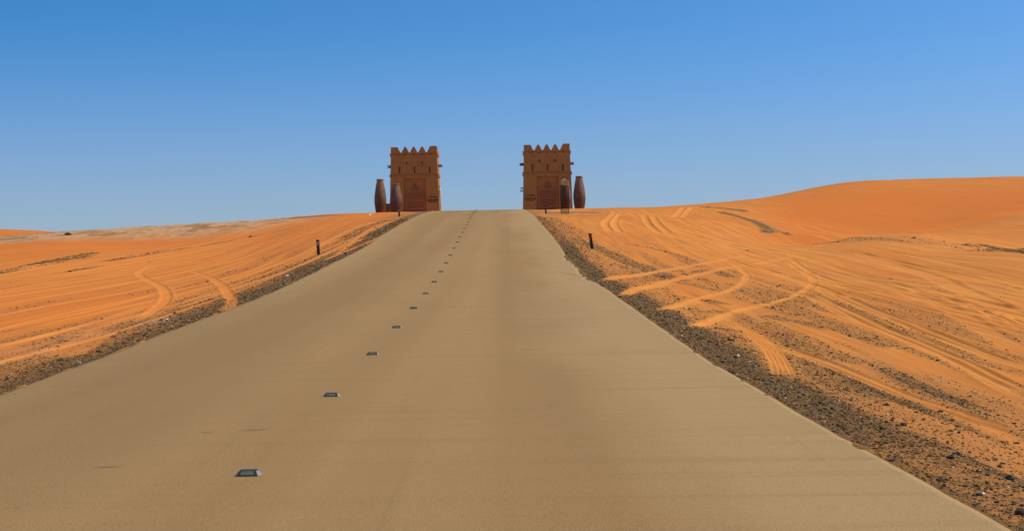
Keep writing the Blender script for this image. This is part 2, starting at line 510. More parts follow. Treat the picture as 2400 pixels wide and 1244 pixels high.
# furrows running with the road
fur = fbm(X * 3.4 + 1.2 * fbm(X * .15, Y * .03, 9, 3), Y * .045, 131, 3)
rel += out * .08 * (fur - .5) * (1 - .85 * sstep(26, 60, Y))

# -- wheel tracks running roughly with the road
def run_track(x0, y0, y1, seed, gauge=1.55, **kw):
    r = np.random.default_rng(seed)
    ys = np.arange(y0, y1, 1.5)
    a1, a2 = r.uniform(-.016, .028), r.uniform(.15, .8)
    ph, wl = r.uniform(0, 6.28), r.uniform(45, 110)
    xs = x0 + a1 * (ys - y0) + a2 * np.sin(ys / wl * 6.28 + ph) - a2 * math.sin(y0 / wl * 6.28 + ph)
    for g in ((0, gauge) if r.random() < .75 else (0,)):
        track(np.stack([xs + g, ys], 1), far=.35, **kw)
for k in range(52):
    y0 = rng.uniform(9, 75); y1 = y0 + rng.uniform(45, 120)
    x0 = rng.uniform(4.6 + .05 * y0, 30)
    run_track(x0, y0, min(y1, 150), 500 + k, w=rng.uniform(.13, .26), depth=rng.uniform(.012, .034), tread=.010 if k % 3 == 0 else 0,
              pale_a=rng.uniform(.15, .75), clear=.6)
for k in range(40):
    y0 = rng.uniform(18, 70); y1 = y0 + rng.uniform(40, 110)
    x0 = rng.uniform(-26, -8.6)
    run_track(x0, y0, min(y1, 145), 700 + k, w=rng.uniform(.13, .26), depth=rng.uniform(.010, .024), tread=.010 if k % 3 == 0 else 0,
              pale_a=rng.uniform(.15, .6), clear=.75)
# -- the tracks one can tell apart in the photo
kw = dict(w=.27, depth=.016, ribs=.004, pale_a=.7, clear=.93)
pxtrack([(1398, 663), (1494, 644), (1571, 632), (1660, 619), (1731, 605), (1800, 598)], **{**kw, 'w': .36})
pxtrack([(1455, 700), (1483, 680), (1518, 671), (1589, 653), (1695, 633), (1784, 619), (1850, 606), (1900, 598)], **{**kw, 'w': .40})
pxtrack([(1500, 733), (1571, 720), (1617, 706), (1660, 692), (1702, 683), (1741, 665), (1750, 648), (1731, 630), (1706, 616)], **kw)
pxtrack([(1580, 773), (1624, 763), (1695, 741), (1766, 718), (1850, 698), (1893, 680), (1908, 662), (1895, 645), (1862, 625), (1840, 610)], **kw)
pxtrack([(1690, 750), (1740, 770), (1790, 800), (1822, 840), (1842, 900)], w=.36, ribs=.008, depth=.012, tread=.0, pale_a=.35, clear=.85)
pxtrack([(1850, 607), (1930, 650), (2060, 690), (2200, 722), (2400, 775)], **{**kw, 'pale_a': .8, 'depth': .03})
for q in ([(1640, 575), (1800, 590), (2000, 640), (2200, 700), (2430, 790)], [(1820, 580), (1980, 588), (2180, 622), (2430, 690)],
          [(1880, 690), (2000, 745), (2200, 830), (2430, 940)], [(1700, 560), (1900, 578), (2100, 590), (2300, 625), (2430, 655)],
          [(1780, 800), (1950, 860), (2180, 950), (2430, 1040)], [(1500, 560), (1650, 590), (1830, 650), (2060, 740), (2430, 880)]):
    pxtrack(q, w=.26, depth=.028, pale_a=.75, clear=.8)
    pxtrack([(a + 26, b + 3) for a, b in q], w=.26, depth=.028, pale_a=.55, clear=.8)
pxtrack([(1960, 598), (2060, 604), (2180, 620), (2300, 640), (2430, 662)], w=.5, depth=.018, tread=0, pale_a=.35)
pxtrack([(1900, 620), (2040, 660), (2200, 720), (2330, 790), (2430, 850)], w=.5, depth=.018, tread=0, pale_a=.35)
pxtrack([(2000, 590), (2150, 630), (2260, 680), (2380, 740), (2460, 780)], w=.7, depth=.03, pale_a=.5)
pxtrack([(1430, 545), (1418, 525), (1428, 510), (1440, 500)], w=.5, depth=.05, pale_a=.7)
pxtrack([(1452, 545), (1440, 525), (1445, 510), (1455, 500)], w=.5, depth=.05, pale_a=.7)
pxtrack([(1545, 545), (1518, 520), (1508, 505)], w=.5, depth=.06, pale_a=.7)
pxtrack([(1570, 545), (1540, 520), (1528, 504)], w=.5, depth=.06, pale_a=.7)
pxtrack([(1600, 505), (1615, 495), (1625, 486)], w=.6, depth=.07, pale_a=.7)
pxtrack([(1580, 505), (1595, 495), (1605, 486)], w=.6, depth=.07, pale_a=.7)
pxtrack([(620, 606), (500, 612), (430, 616), (365, 622), (328, 636), (345, 655), (378, 672), (390, 692), (378, 712), (345, 735), (310, 752)], w=.34, depth=.022, pale_a=.55, clear=.95)
pxtrack([(436, 632), (480, 646), (515, 664), (533, 684), (540, 706)], w=.30, depth=.018, tread=.01, pale_a=.4, clear=.97)
pxtrack([(540, 690), (545, 712), (520, 735)], w=.34, depth=.03, tread=.02, pale_a=.5, clear=.6)
pxtrack([(260, 765), (200, 800), (150, 830), (90, 845)], w=.8, depth=.02, pale_a=.3, clear=.6)

keep = sstep(0.02, 0.5, DD)
Z = Z + rel * keep
# loose sand heaped thinly against the road's edges
Z += (DD > -0.6) * (DD < .9) * (.035 * sstep(.5, .8, fbm(X * 4.5, Y * 1.7, 141, 5)) + .012) * np.exp(-((DD - .02) / .12) ** 2) * near

def grid_mesh(name, Xa, Ya, Za, cols=None):
    nr, nc = Xa.shape
    me = bpy.data.meshes.new(name)
    co = np.stack([Xa, Ya, Za], -1).astype(np.float32).reshape(-1)
    me.vertices.add(nr * nc); me.vertices.foreach_set('co', co)
    idx = np.arange(nr * nc, dtype=np.int32).reshape(nr, nc)
    q = np.stack([idx[:-1, :-1], idx[:-1, 1:], idx[1:, 1:], idx[1:, :-1]], -1).reshape(-1, 4)
    me.loops.add(q.size); me.loops.foreach_set('vertex_index', q.reshape(-1))
    me.polygons.add(len(q)); me.polygons.foreach_set('loop_start', np.arange(0, q.size, 4, dtype=np.int32))
    me.polygons.foreach_set('use_smooth', np.ones(len(q), bool))
    me.update(calc_edges=True)
    if cols is not None:
        at = me.attributes.new('mask', 'FLOAT_COLOR', 'POINT')
        at.data.foreach_set('color', cols.astype(np.float32).reshape(-1))
    return me

# ------------------------------------------------------------------ sand material
def sand_material():
    s = NT('desert_sand', 0.95, 0.05)
    at = s.n('ShaderNodeAttribute', attribute_name='mask')
    sep = s.n('ShaderNodeSeparateColor'); s.l(at.outputs['Color'], sep.inputs['Color'])
    G, P, R, C = sep.outputs[0], sep.outputs[1], sep.outputs[2], at.outputs['Alpha']
    v = s.map()
    big = s.noise(s.map((.25, .09, .25)), 1, 5)
    base = s.ramp(big, [(0.25, (0.57, 0.170, 0.022)), (0.5, (0.65, 0.218, 0.029)), (0.75, (0.72, 0.280, 0.046))])
    stv = s.noise(s.map((2.6, .06, 1)), 1, 6, .6)
    base = s.mix(s.math('MULTIPLY', s.ramp(stv, [(.42, 0.0), (.66, 1.0)]), 0.8), base, (0.42, 0.118, 0.024))  # darker streaks, with furrow shade put into their colour contrast
    st2 = s.noise(s.map((7.5, .12, 1)), 1, 5, .65)
    base = s.mix(s.math('MULTIPLY', s.ramp(st2, [(.50, 0.0), (.68, 1.0)]), .6), base, (0.34, 0.115, 0.030))
    bp_ = s.noise(s.map((.34, .035, 1), (9, 2, 0)), 1, 4, .6)
    base = s.mix(s.math('MULTIPLY', s.ramp(bp_, [(.48, 0.0), (.62, 1.0)]), .30), base, (0.42, 0.175, 0.048))
    st3 = s.noise(s.map((1.1, .03, 1), (3, 5, 0)), 1, 5, .6)
    base = s.mix(s.math('MULTIPLY', s.ramp(st3, [(.48, 0.0), (.60, 1.0)]), .30), base, (0.38, 0.150, 0.042))
    base = s.mix(s.math('MULTIPLY', R, .8), base, (0.58, 0.125, 0.014))
    base = s.mix(s.math('MULTIPLY', P, .75), base, (0.76, 0.310, 0.065))
    gr = s.noise(v, 60, 3, .7)
    base = s.mix(.35, base, s.ramp(gr, [(.3, (0.42, .12, .018)), (.7, (0.78, .28, .058))]))
    cn = s.noise(s.map((1.6, .5, 1)), 1.4, 6, .75)
    base = s.mix(s.math('MULTIPLY', C, s.ramp(cn, [(.25, .70), (.6, 1.0)])), base, s.ramp(cn, [(.35, (.34, .20, .105)), (.5, (0.50, 0.315, 0.165)), (.66, (0.66, .46, .28))]))
    # gravel: dense speckle whose cover follows the mask
    s1 = s.noise(s.map((1, .7, 1)), 42, 6, .74)
    s2 = s.noise(s.map((1, .5, 1)), 4.5, 5, .65)
    sp = s.math('ADD', s.math('MULTIPLY', s1, .68), s.math('MULTIPLY', s2, .32))
    thr = s.math('SUBTRACT', .74, s.math('MULTIPLY', G, .34))
    cov = s.math('MULTIPLY', s.math('SUBTRACT', sp, thr), 14, clamp=True)
    gc = s.ramp(s.noise(v, 33, 3, .7), [(.3, (.055, .041, .022)), (.5, (.145, .098, .045)), (.72, (.32, .19, .080))])
    dust = s.mix(s.math('MINIMUM', s.math('MULTIPLY', G, 1.25), .72), base, (.28, .140, .046))
    colr = s.mix(s.math('MULTIPLY', cov, .84), dust, gc)
    hb = s.math('ADD', s.math('MULTIPLY', gr, .25), s.math('MULTIPLY', cov, .8))
    rip = s.n('ShaderNodeTexWave', wave_type='BANDS', bands_direction='Y')
    rip.inputs['Scale'].default_value = 1.6; rip.inputs['Distortion'].default_value = 7; rip.inputs['Detail'].default_value = 2
    s.l(s.map((.35, 1, 1)), rip.inputs['Vector'])
    hb = s.math('ADD', hb, s.math('MULTIPLY', rip.outputs['Fac'], s.math('SUBTRACT', .28, s.math('MULTIPLY', G, .25), clamp=True)))
    hb = s.math('ADD', hb, s.math('MULTIPLY', s.noise(v, 9, 4, .6), .5))
    s.bump(hb, .75, .022)
    return s.col(colr)
M_sand = sand_material()
cols = np.stack([np.clip(grav, 0, 1), np.clip(pale, 0, 1), np.clip(red, 0, 1), np.clip(chalk, 0, 1)], -1)
ter = link('desert_ground', grid_mesh('desert_ground', X, Y, Z, cols), M_sand)
tag(ter, 'orange desert sand rising into dunes, crossed by wheel tracks', None, None, 'structure')

def zg(x, y):
    """height of the finished ground"""
    i = int(np.clip(np.searchsorted(Yr, y) - 1, 0, len(Yr) - 2)); fy = (y - Yr[i]) / (Yr[i + 1] - Yr[i])
    def row(k): return np.interp(x, X[k], Z[k])
    return float(row(i) * (1 - fy) + row(i + 1) * fy)

def on_ground(px, py):
    x, y, _ = ground_hit(px, py)
    return x, y, zg(x, y)

# ------------------------------------------------------------------ road
ry = np.concatenate([np.arange(-15, 8, .5), 8 * np.exp(np.arange(0, math.log(420 / 8), .0032))])
nx = 150
uu = np.linspace(0, 1, nx)
xl = x_left(ry) + .07 * (fbm(ry * .9, ry * 0, 201, 4) - .5)
xr = x_right(ry) + .045 * (fbm(ry * .9, ry * 0 + 3, 211, 4) - .5)
nt_ = np.exp(-((ry - 52) / 5) ** 2) + np.exp(-((ry - 62) / 3) ** 2)
xr = xr - .42 * nt_ * (fbm(ry * 1.7, ry * 0 + 9, 221, 5) - .15)
ew = 0.10
RX = xl[:, None] + (xr - xl)[:, None] * uu[None]
RY = np.broadcast_to(ry[:, None], RX.shape)
mid = (uu - .5)[None]
RZ = road_z(ry)[:, None] + .012 * (fbm(RX * .5, RY * .25, 231, 3) - .5)
# edges drop below the sand
RX = np.concatenate([RX[:, :1] - .03, RX, RX[:, -1:] + .03], 1); RY = np.concatenate([RY[:, :1], RY, RY[:, -1:]], 1)
RZ = np.concatenate([RZ[:, :1] - .14, RZ, RZ[:, -1:] - .14], 1)
def road_material():
    s = NT('sandy_asphalt', 0.92, 0.03)
    big = s.noise(s.map((.18, .06, 0)), 1, 5, .6)
    base = s.ramp(big, [(.3, (.275, .142, .048)), (.7, (.340, .186, .069))])
    # lengthwise wheel bands
    lb = s.noise(s.map((.75, .008, 0)), 1, 2, .5)
    base = s.mix(.45, base, s.ramp(lb, [(.35, (.225, .120, .042)), (.65, (.385, .232, .092))]))
    at = s.n('ShaderNodeAttribute', attribute_name='mask'); sep = s.n('ShaderNodeSeparateColor'); s.l(at.outputs['Color'], sep.inputs['Color'])
    base = s.mix(sep.outputs[0], base, (.45, .295, .132))
    base = s.mix(sep.outputs[2], base, (.185, .098, .036))
    # crosswise laying joints and brushed streaks
    cj = s.noise(s.map((.10, 2.1, 0)), 1, 6, .75, .4)
    base = s.mix(s.math('MULTIPLY', s.ramp(cj, [(.36, 1.0), (.50, 0.0)]), .34), base, (.20, .110, .044))
    thin = s.noise(s.map((.22, 6.5, 0), (7, 3, 0)), 1, 4, .6, .2)
    base = s.mix(s.math('MULTIPLY', s.ramp(thin, [(.27, 1.0), (.35, 0.0)]), .42), base, (.13, .068, .028))
    thin2 = s.noise(s.map((5.0, .03, 0), (1, 9, 0)), 1, 3, .6, .3)
    base = s.mix(s.math('MULTIPLY', s.ramp(thin2, [(.26, 1.0), (.33, 0.0)]), .3), base, (.17, .10, .05))
    g = s.noise(s.map(), 85, 3, .75)
    base = s.mix(.42, base, s.ramp(g, [(.3, (.10, .058, .024)), (.7, (.56, .36, .160))]))
    base = s.mix(sep.outputs[1], base, (.075, .048, .026))
    s.bump(s.math('ADD', g, s.math('MULTIPLY', cj, .5)), .6, .012)
    return s.col(base)
M_road = road_material()
uw = (RX - x_left(ry)[:, None]) / (x_right(ry) - x_left(ry))[:, None]
wn = fbm(RX * .5, RY * .12, 301, 4)
m_edge = .75 * sstep(.72, .97, uw + .25 * (wn - .5)) + .45 * (1 - sstep(.0, .12, uw + .06 * (wn - .5))) + .2 * np.exp(-((uw - .62) / .06) ** 2) * wn
m_left = .55 * (1 - sstep(.12, .50, uw + .3 * (wn - .5))) * (1 - sstep(28, 70, RY)) + .4 * np.exp(-((uw - .22) / .07) ** 2) * sstep(30, 60, RY)
m_mark_shadow = np.zeros(RX.shape)
def mark_or_shadow(p0, p1, th, a):
    y0, x0 = hit_profile(*p0); y1, x1 = hit_profile(*p1)
    L = math.hypot(x1 - x0, y1 - y0)
    u = ((RX - x0) * (x1 - x0) + (RY - y0) * (y1 - y0)) / L / L
    d = np.hypot(RX - x0 - np.clip(u, 0, 1) * (x1 - x0), RY - y0 - np.clip(u, 0, 1) * (y1 - y0))
    taper = np.clip(4 * u * (1 - u), .1, 1)
    np.maximum(m_mark_shadow, a * (1 - sstep(.3, 1, d / (th * taper + 1e-3))), out=m_mark_shadow)
for q in [((468, 1014), (502, 1012), .05, .5), ((560, 1009), (636, 1006), .06, .6), ((216, 1095), (288, 1093), .06, .6), ((526, 1012), (532, 1012), .05, .5),
          ((1288, 952), (1301, 952), .05, .6), ((1300, 634), (1372, 650), .2, .2), ((1215, 819), (1275, 820), .08, .3), ((620, 826), (636, 825), .1, .3),  # broad faint smear at the right edge is shadow painted in colour
          ((690, 822), (706, 822), .1, .3), ((884, 608), (902, 604), .25, .3), ((1120, 747), (1500, 748), .10, .25), 
          ((1105, 640), (1082, 745), .03, .10), ((930, 985), (990, 860), .02, .08)]:
    mark_or_shadow(*q)
# broken asphalt showing dark along the chipped stretch of edge
dE = x_right(RY) - RX
m_mark_shadow = np.maximum(m_mark_shadow, .0 * (1 - sstep(.34, .42, dE + .5 * (fbm(RX * 3, RY * 1.2, 303, 3) - .5))) * (np.exp(-((RY - 52) / 6) ** 2) + np.exp(-((RY - 63) / 3) ** 2)))
road = link('road', grid_mesh('road', RX, RY, RZ, np.stack([np.clip(m_edge, 0, 1), np.clip(m_mark_shadow, 0, 1), np.clip(m_left, 0, 1), 0 * wn], -1)), M_road)
tag(road, 'straight tan sand-dusted asphalt road climbing to the crest', None, None, 'structure')

# ------------------------------------------------------------------ simple materials
def flat(name, c, rough=.6, spec=.4, metal=0, var=.15, scale=14):
    s = NT(name, rough, spec)
    s.b.inputs['Metallic'].default_value = metal
    nz = s.noise(s.map(obj=True), scale, 4)
    lo = tuple(max(v * (1 - var), 0) for v in c); hi = tuple(v * (1 + var) for v in c)
    return s.col(s.ramp(nz, [(.3, lo), (.7, hi)]))
def mud(name, lo, hi, bump=.35):
    s = NT(name, .92, .1)
    a = s.noise(s.map((1, 1, .6), obj=True), 1.3, 6, .65)
    c = s.ramp(a, [(.3, lo), (.7, hi)])
    b = s.noise(s.map((3.5, 3.5, .35), obj=True), 1, 5, .7)
    c = s.mix(s.math('MULTIPLY', s.ramp(b, [(.5, 0.0), (.75, 1.0)]), .3), c, tuple(v * .7 for v in lo))
    f = s.noise(s.map(obj=True), 38, 4, .7)
    c = s.mix(.22, c, s.ramp(f, [(.3, tuple(v * .6 for v in lo)), (.7, tuple(v * 1.25 for v in hi))]))
    s.bump(s.math('ADD', f, s.noise(s.map(obj=True), 6, 3)), bump, .03)
    return s.col(c)
M_mud = mud('mud_render', (.385, .172, .050), (.465, .218, .068))
M_trim = mud('carved_trim', (.42, .170, .060), (.50, .21, .080))
M_back = mud('red_screen_back', (.13, .040, .013), (.17, .052, .018))
M_grille = mud('red_clay_lattice', (.46, .195, .075), (.53, .235, .095))
M_dark = flat('dark_opening', (.012, .009, .008), .9, .1)
M_wood = flat('weathered_beam', (.20, .095, .035), .8, .2)
M_letter = flat('dark_bronze_letters', (.045, .018, .008), .6, .3)
M_lamp = flat('pale_lamp_housing', (.55, .46, .30), .5, .4)
M_black = flat('black_post_plastic', (.012, .009, .007), .55, .4)
M_whiteref = flat('grey_white_reflector', (.42, .36, .32), .35, .5)
M_redref = flat('red_reflector', (.45, .004, .006), .3, .6)
M_steel = flat('stud_dark_casing', (.022, .025, .022), .6, .3, 0)
M_alu = flat('stud_cast_aluminium', (.20, .21, .19), .65, .3, .2)
M_lens = flat('stud_lens', (.10, .105, .065), .55, .3)
M_rust = flat('rusty_lattice_steel', (.085, .035, .016), .85, .2, 0, .3)
M_ochre = flat('ochre_sign_face', (.46, .29, .09), .6, .3)
M_cream = flat('cream_arrow', (.85, .68, .42), .6, .3)
def clay():
    s = NT('fired_clay', .55, .45)
    a = s.noise(s.map((1, 1, .7), obj=True), 1.6, 6, .7)
    c = s.ramp(a, [(.28, (.040, .012, .004)), (.5, (.078, .024, .008)), (.72, (.17, .062, .021))])
    b = s.noise(s.map((1, 1, 7), obj=True), 1.6, 4, .6)
    c = s.mix(.3, c, s.ramp(b, [(.35, (.06, .018, .007)), (.65, (.22, .080, .028))]))
    # paler tan towards the top of the walls, in streaks
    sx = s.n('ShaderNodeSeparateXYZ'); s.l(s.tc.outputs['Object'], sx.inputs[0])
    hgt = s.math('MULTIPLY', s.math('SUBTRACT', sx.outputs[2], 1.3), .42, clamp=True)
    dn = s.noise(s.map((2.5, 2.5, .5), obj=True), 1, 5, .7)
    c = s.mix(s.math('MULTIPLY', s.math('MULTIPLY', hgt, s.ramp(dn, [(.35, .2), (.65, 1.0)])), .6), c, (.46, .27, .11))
    f = s.noise(s.map(obj=True), 30, 4, .7)
    s.bump(s.math('ADD', s.math('MULTIPLY', f, .5), s.math('MULTIPLY', b, .4)), .35, .02)
    return s.col(c)
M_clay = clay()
def stone_mat():
    s = NT('dark_pebbles', .95, .03)
    inf = s.n('ShaderNodeAttribute', attribute_name='tone')
    return s.col(s.ramp(inf.outputs['Fac'], [(0, (.036, .027, .014)), (.35, (.105, .070, .031)), (.6, (.23, .125, .046)), (.85, (.42, .21, .085)), (1, (.62, .48, .32))]))
M_stone = stone_mat()
M_rock = flat('dark_basalt', (.040, .036, .024), .85, .2, 0, .5, 22)

# ------------------------------------------------------------------ pebbles
def rock_shape(seed, sub=1):
    bm = bmesh.new()
    bmesh.ops.create_icosphere(bm, subdivisions=sub, radius=1)
    r = random.Random(seed)
    sc = (r.uniform(.8, 1.3), r.uniform(.7, 1.1), r.uniform(.45, .75))
    ph = [r.uniform(0, 6) for _ in range(3)]
    for v in bm.verts:
        k = 1 + r.uniform(-.2, .2) + .12 * math.sin(3 * v.co.x + ph[0]) + .1 * math.sin(4 * v.co.y + ph[1])
        v.co = Vector((v.co.x * sc[0], v.co.y * sc[1], v.co.z * sc[2])) * k
    return bm
def pebbles():
    ar = np.abs(np.gradient(X, axis=1)) * np.abs(np.gradient(Y, axis=0))
    wgt = ar * np.clip(grav - .13, 0, 1) ** 1.2 * (DD > .06) * (Y > 9) * (Y < 120) * (np.abs(X / Y) < .42)
    wgt = wgt * (28.0 / np.maximum(Y, 14)) ** 1.5
    cdf = np.cumsum(wgt.ravel()); cdf /= cdf[-1]
    N = 60000
    idx = np.searchsorted(cdf, rng.random(N))
    ii, jj = np.unravel_index(idx, X.shape)
    x = X[ii, jj] + rng.uniform(-.5, .5, N) * (Y[ii, jj] / 1450); y = Y[ii, jj]; z = Z[ii, jj]
    size = np.clip(np.exp(rng.normal(math.log(.0064), .5, N)), .004, .035) * (1 + (y - 12) / 34.0 * .8)
    shapes = []
    for k in range(8):
        bm = rock_shape(40 + k)
        V = np.array([v.co[:] for v in bm.verts]); Fc = np.array([[v.index for v in f.verts] for f in bm.faces])
        bm.free(); shapes.append((V, Fc))
    Vs, Fs, Ts = [], [], []; off = 0
    kind = rng.integers(0, 8, N); ang = rng.uniform(0, 6.28, N)
    tone = np.clip(rng.beta(1.7, 2.4, N) + (rng.random(N) < .015) * .9, 0, 1)
    for k in range(8):
        m_ = np.where(kind == k)[0]
        V, Fc = shapes[k]
        c, s = np.cos(ang[m_])[:, None], np.sin(ang[m_])[:, None]
        vx = (V[None, :, 0] * c - V[None, :, 1] * s) * size[m_, None] + x[m_, None]
        vy = (V[None, :, 0] * s + V[None, :, 1] * c) * size[m_, None] + y[m_, None]
        vz = V[None, :, 2] * size[m_, None] + z[m_, None] + size[m_, None] * .2
        Vs.append(np.stack([vx, vy, vz], -1).reshape(-1, 3))
        Fs.append((Fc[None] + (np.arange(len(m_)) * len(V))[:, None, None] + off).reshape(-1, 3))
        Ts.append(np.repeat(tone[m_], len(V))); off += len(m_) * len(V)
    V = np.concatenate(Vs).astype(np.float32); Fc = np.concatenate(Fs).astype(np.int32); T = np.concatenate(Ts).astype(np.float32)
    me = bpy.data.meshes.new('gravel')
    me.vertices.add(len(V)); me.vertices.foreach_set('co', V.ravel())
    me.loops.add(Fc.size); me.loops.foreach_set('vertex_index', Fc.ravel())
    me.polygons.add(len(Fc)); me.polygons.foreach_set('loop_start', np.arange(0, Fc.size, 3, dtype=np.int32))
    me.update(calc_edges=True)
    at = me.attributes.new('tone', 'FLOAT', 'POINT'); at.data.foreach_set('value', T)
    o = link('gravel', me, M_stone)
    tag(o, 'dark loose pebbles scattered over the sand along both road edges', 'gravel', None, 'stuff')
pebbles()

# bigger single stones
def stone(px, py, r, label, group=None, mat=None, seed=1):
    x, y, z = on_ground(px, py)
    o = bm_obj('rock', rock_shape(seed, 2), mat or M_rock)
    o.scale = (r, r, r); o.location = (x, y, z + r * .25)
    tag(o, label, 'rock', group)
G_ = 'larger dark stones on the right gravel verge'
stone(160, 549, .34, 'single dark boulder sitting on the pale ridge at the far left skyline', None, None, 3)
big = [(2243, 1064, .050, 'dark greenish stone, rear one of the touching pair on the right verge'),
       (2228, 1074, .058, 'dark greenish stone, front one of the touching pair on the right verge'),
       (2364, 1123, .062, 'largest black stone of the right verge, close to the right frame edge'),
       (2118, 996, .055, 'dark stone farthest up the verge among the larger ones'),
       (2203, 1127, .045, 'dark stone between the touching pair of stones and the road edge'),
       (2392, 1205, .070, 'large dark stone in the bottom right corner of the verge'),
       (2150, 1025, .048, 'dark stone just below the farthest larger stone on the right verge'),
       (2028, 1042, .034, 'small dark stone lying right at the road edge, farther of two'),
       (2088, 1083, .036, 'small dark stone lying right at the road edge, nearer of two'),
       (2293, 1161, .050, 'dark stone beside a small white chip on the right verge')]
for k, (px, py, r, lb) in enumerate(big):
    stone(px, py, r * .6, lb, G_, None, 60 + k)
stone(2303, 1158, .022, 'small white chip of stone beside a dark stone on the right verge', None, M_whiteref, 81)
stone(1840, 935, .020, 'tiny white stone on the dark gravel past the ribbed wheel track', None, M_whiteref, 82)
for k, (px, py, w, lb) in enumerate([(674, 648, .10, 'white paper scrap on the dark gravel left of the road'),
                                      (1308, 725, .14, None), (868, 503, .3, 'white scrap on the sand in front of the left clay jars')]):
    if lb is None: continue
    x, y, z = on_ground(px, py)
    bm = bmesh.new()
    g = bmesh.ops.create_grid(bm, x_segments=5, y_segments=4, size=.5)['verts']
    for v in g:
        v.co = Vector((v.co.x * w, v.co.y * w * 1.3, .02 + .10 * w * math.sin(5 * v.co.x + 3 * v.co.y) + .25 * w * v.co.y))
    bmesh.ops.solidify(bm, geom=bm.faces[:], thickness=.004)
    o = bm_obj('paper_scrap', bm, M_cream); o.location = (x, y, z + .02)
    tag(o, lb, 'litter')

# ------------------------------------------------------------------ road studs
ORD = ['first', 'second', 'third', 'fourth', 'fifth', 'sixth', 'seventh', 'eighth', 'ninth', 'tenth', 'eleventh', 'twelfth', 'thirteenth',
       'fourteenth', 'fifteenth', 'sixteenth', 'seventeenth', 'eighteenth', 'nineteenth', 'twentieth', 'twenty-first', 'twenty-second', 'twenty-third', 'twenty-fourth']
def frustum(bm, x0, x1, y0, y1, z0, ix, iy0, iy1, z1):
    a = [bm.verts.new(p) for p in ((x0, y0, z0), (x1, y0, z0), (x1, y1, z0), (x0, y1, z0))]
    b = [bm.verts.new(p) for p in ((x0 + ix, y0 + iy0, z1), (x1 - ix, y0 + iy0, z1), (x1 - ix, y1 - iy1, z1), (x0 + ix, y1 - iy1, z1))]
    bm.faces.new(a[::-1]); bm.faces.new(b)
    for k in range(4): bm.faces.new((a[k], a[(k + 1) % 4], b[(k + 1) % 4], b[k]))
def make_stud():
    r = empty('road_stud', (0, 0, 0))
    bm = bmesh.new(); frustum(bm, -.090, .090, -.075, .075, -.006, .022, .042, .030, .034)
    bm_obj('casing', bm, M_steel, r, bevel=.002)
    # sloping lens let into the front face
    bm = bmesh.new()
    n_ = Vector((0, -.040, .042)).normalized()
    q = []
    for (u, v) in ((-.060, .16), (.060, .16), (.048, .84), (-.048, .84)):
        q.append(Vector((u, -.075 + .042 * v, -.006 + .040 * v)))
    a = [bm.verts.new(p - n_ * .002) for p in q]; b = [bm.verts.new(p + n_ * .004) for p in q]
    bm.faces.new(a[::-1]); bm.faces.new(b)
    for k in range(4): bm.faces.new((a[k], a[(k + 1) % 4], b[(k + 1) % 4], b[k]))
    bm_obj('lens', bm, M_lens, r)
    for s in (1, -1):
        bm = bmesh.new()
        a = [(s * .088, -.070, -.006), (s * .110, -.050, -.006), (s * .110, .050, -.006), (s * .088, .070, -.006)]
        b = [(s * .067, -.036, .030), (s * .080, -.026, .022), (s * .080, .030, .022), (s * .067, .040, .030)]
        A = [bm.verts.new(p) for p in a]; B = [bm.verts.new(p) for p in b]
        bm.faces.new(A[::-1]); bm.faces.new(B)
        for k in range(4): bm.faces.new((A[k], A[(k + 1) % 4], B[(k + 1) % 4], B[k]))
        bm_obj('side_flange', bm, M_alu, r)
    return r
def copy_tree(o, parent=None):
    c = o.copy(); scene.collection.objects.link(c)
    if parent: c.parent = parent
    for ch in list(o.children):
        copy_tree(ch, c)
    return c
stud_pos = []
for i, p in enumerate(STUD_PX):
    D = (2.1 + i) * 6; stud_pos.append((lev(*p)[0] * D, D))
for i in range(19, 24):
    D = (2.1 + i) * 6; stud_pos.append((-2.07 - .0092 * D + .0008 * (D - 120), D))
stud0 = make_stud()
studs = []
for i, (x, y) in enumerate(stud_pos):
    studs.append(stud0 if i == 0 else copy_tree(stud0))
for i, (x, y) in enumerate(stud_pos):
    o = studs[i]
    sl = (road_z(y + 1) - road_z(y - 1)) / 2
    o.location = (x, y, float(road_z(y)) + .008)
    o.rotation_euler = (math.atan(sl), 0, 0)
    tag(o, '%s reflective road stud up the centre line, counting from the nearest' % ORD[i], 'road stud', 'road studs along the centre line')

# ------------------------------------------------------------------ marker posts
def marker_post(px, py, h, refmat, lean, label, refname):
    x, y, z = on_ground(px, py)
    r = empty('marker_post', (x, y, z - .02))
    w, d = .145, .10
    bm = bmesh.new()
    # rounded back, flat front, slanted top
    prof_ = [(-w / 2, -d / 2), (w / 2 - .02, -d / 2), (w / 2, -d / 2 + .02), (w / 2, d / 2 - .03), (w / 2 - .03, d / 2), (-w / 2 + .03, d / 2), (-w / 2, d / 2 - .03)]
    A = [bm.verts.new((a, b, -.1)) for a, b in prof_]
    B = [bm.verts.new((a * .96, b * .96, h - .02 - (a + w / 2) * .22)) for a, b in prof_]
    bm.faces.new(A[::-1]); bm.faces.new(B)
    for k in range(len(A)): bm.faces.new((A[k], A[(k + 1) % len(A)], B[(k + 1) % len(B)], B[k]))
    bm_obj('post', bm, M_black, r, bevel=.004)
    bm = bmesh.new(); add_box(bm, (-.01, -d / 2 + .004, h * .72), (.082, .02, h * .22))
    bm_obj('reflector', bm, refmat, r, bevel=.003)
    bm = bmesh.new(); add_box(bm, (w / 2 - .006, 0, h * .68), (.03, .05, .07))
    bm_obj('side_reflector', bm, M_steel, r, bevel=.004)
    r.rotation_euler = (0, lean, 0)
    tag(r, label, 'marker post', 'black marker posts beside the road')
marker_post(747, 598, .77, M_whiteref, -.05, 'black marker post with grey-white reflector standing nearer on the left verge', '')
marker_post(936, 508, .78, M_whiteref, -.04, 'black marker post with pale reflector in front of the left tower jars', '')
marker_post(1388, 583, .79, M_redref, -.12, 'leaning black marker post with red reflector nearer on the right verge', '')
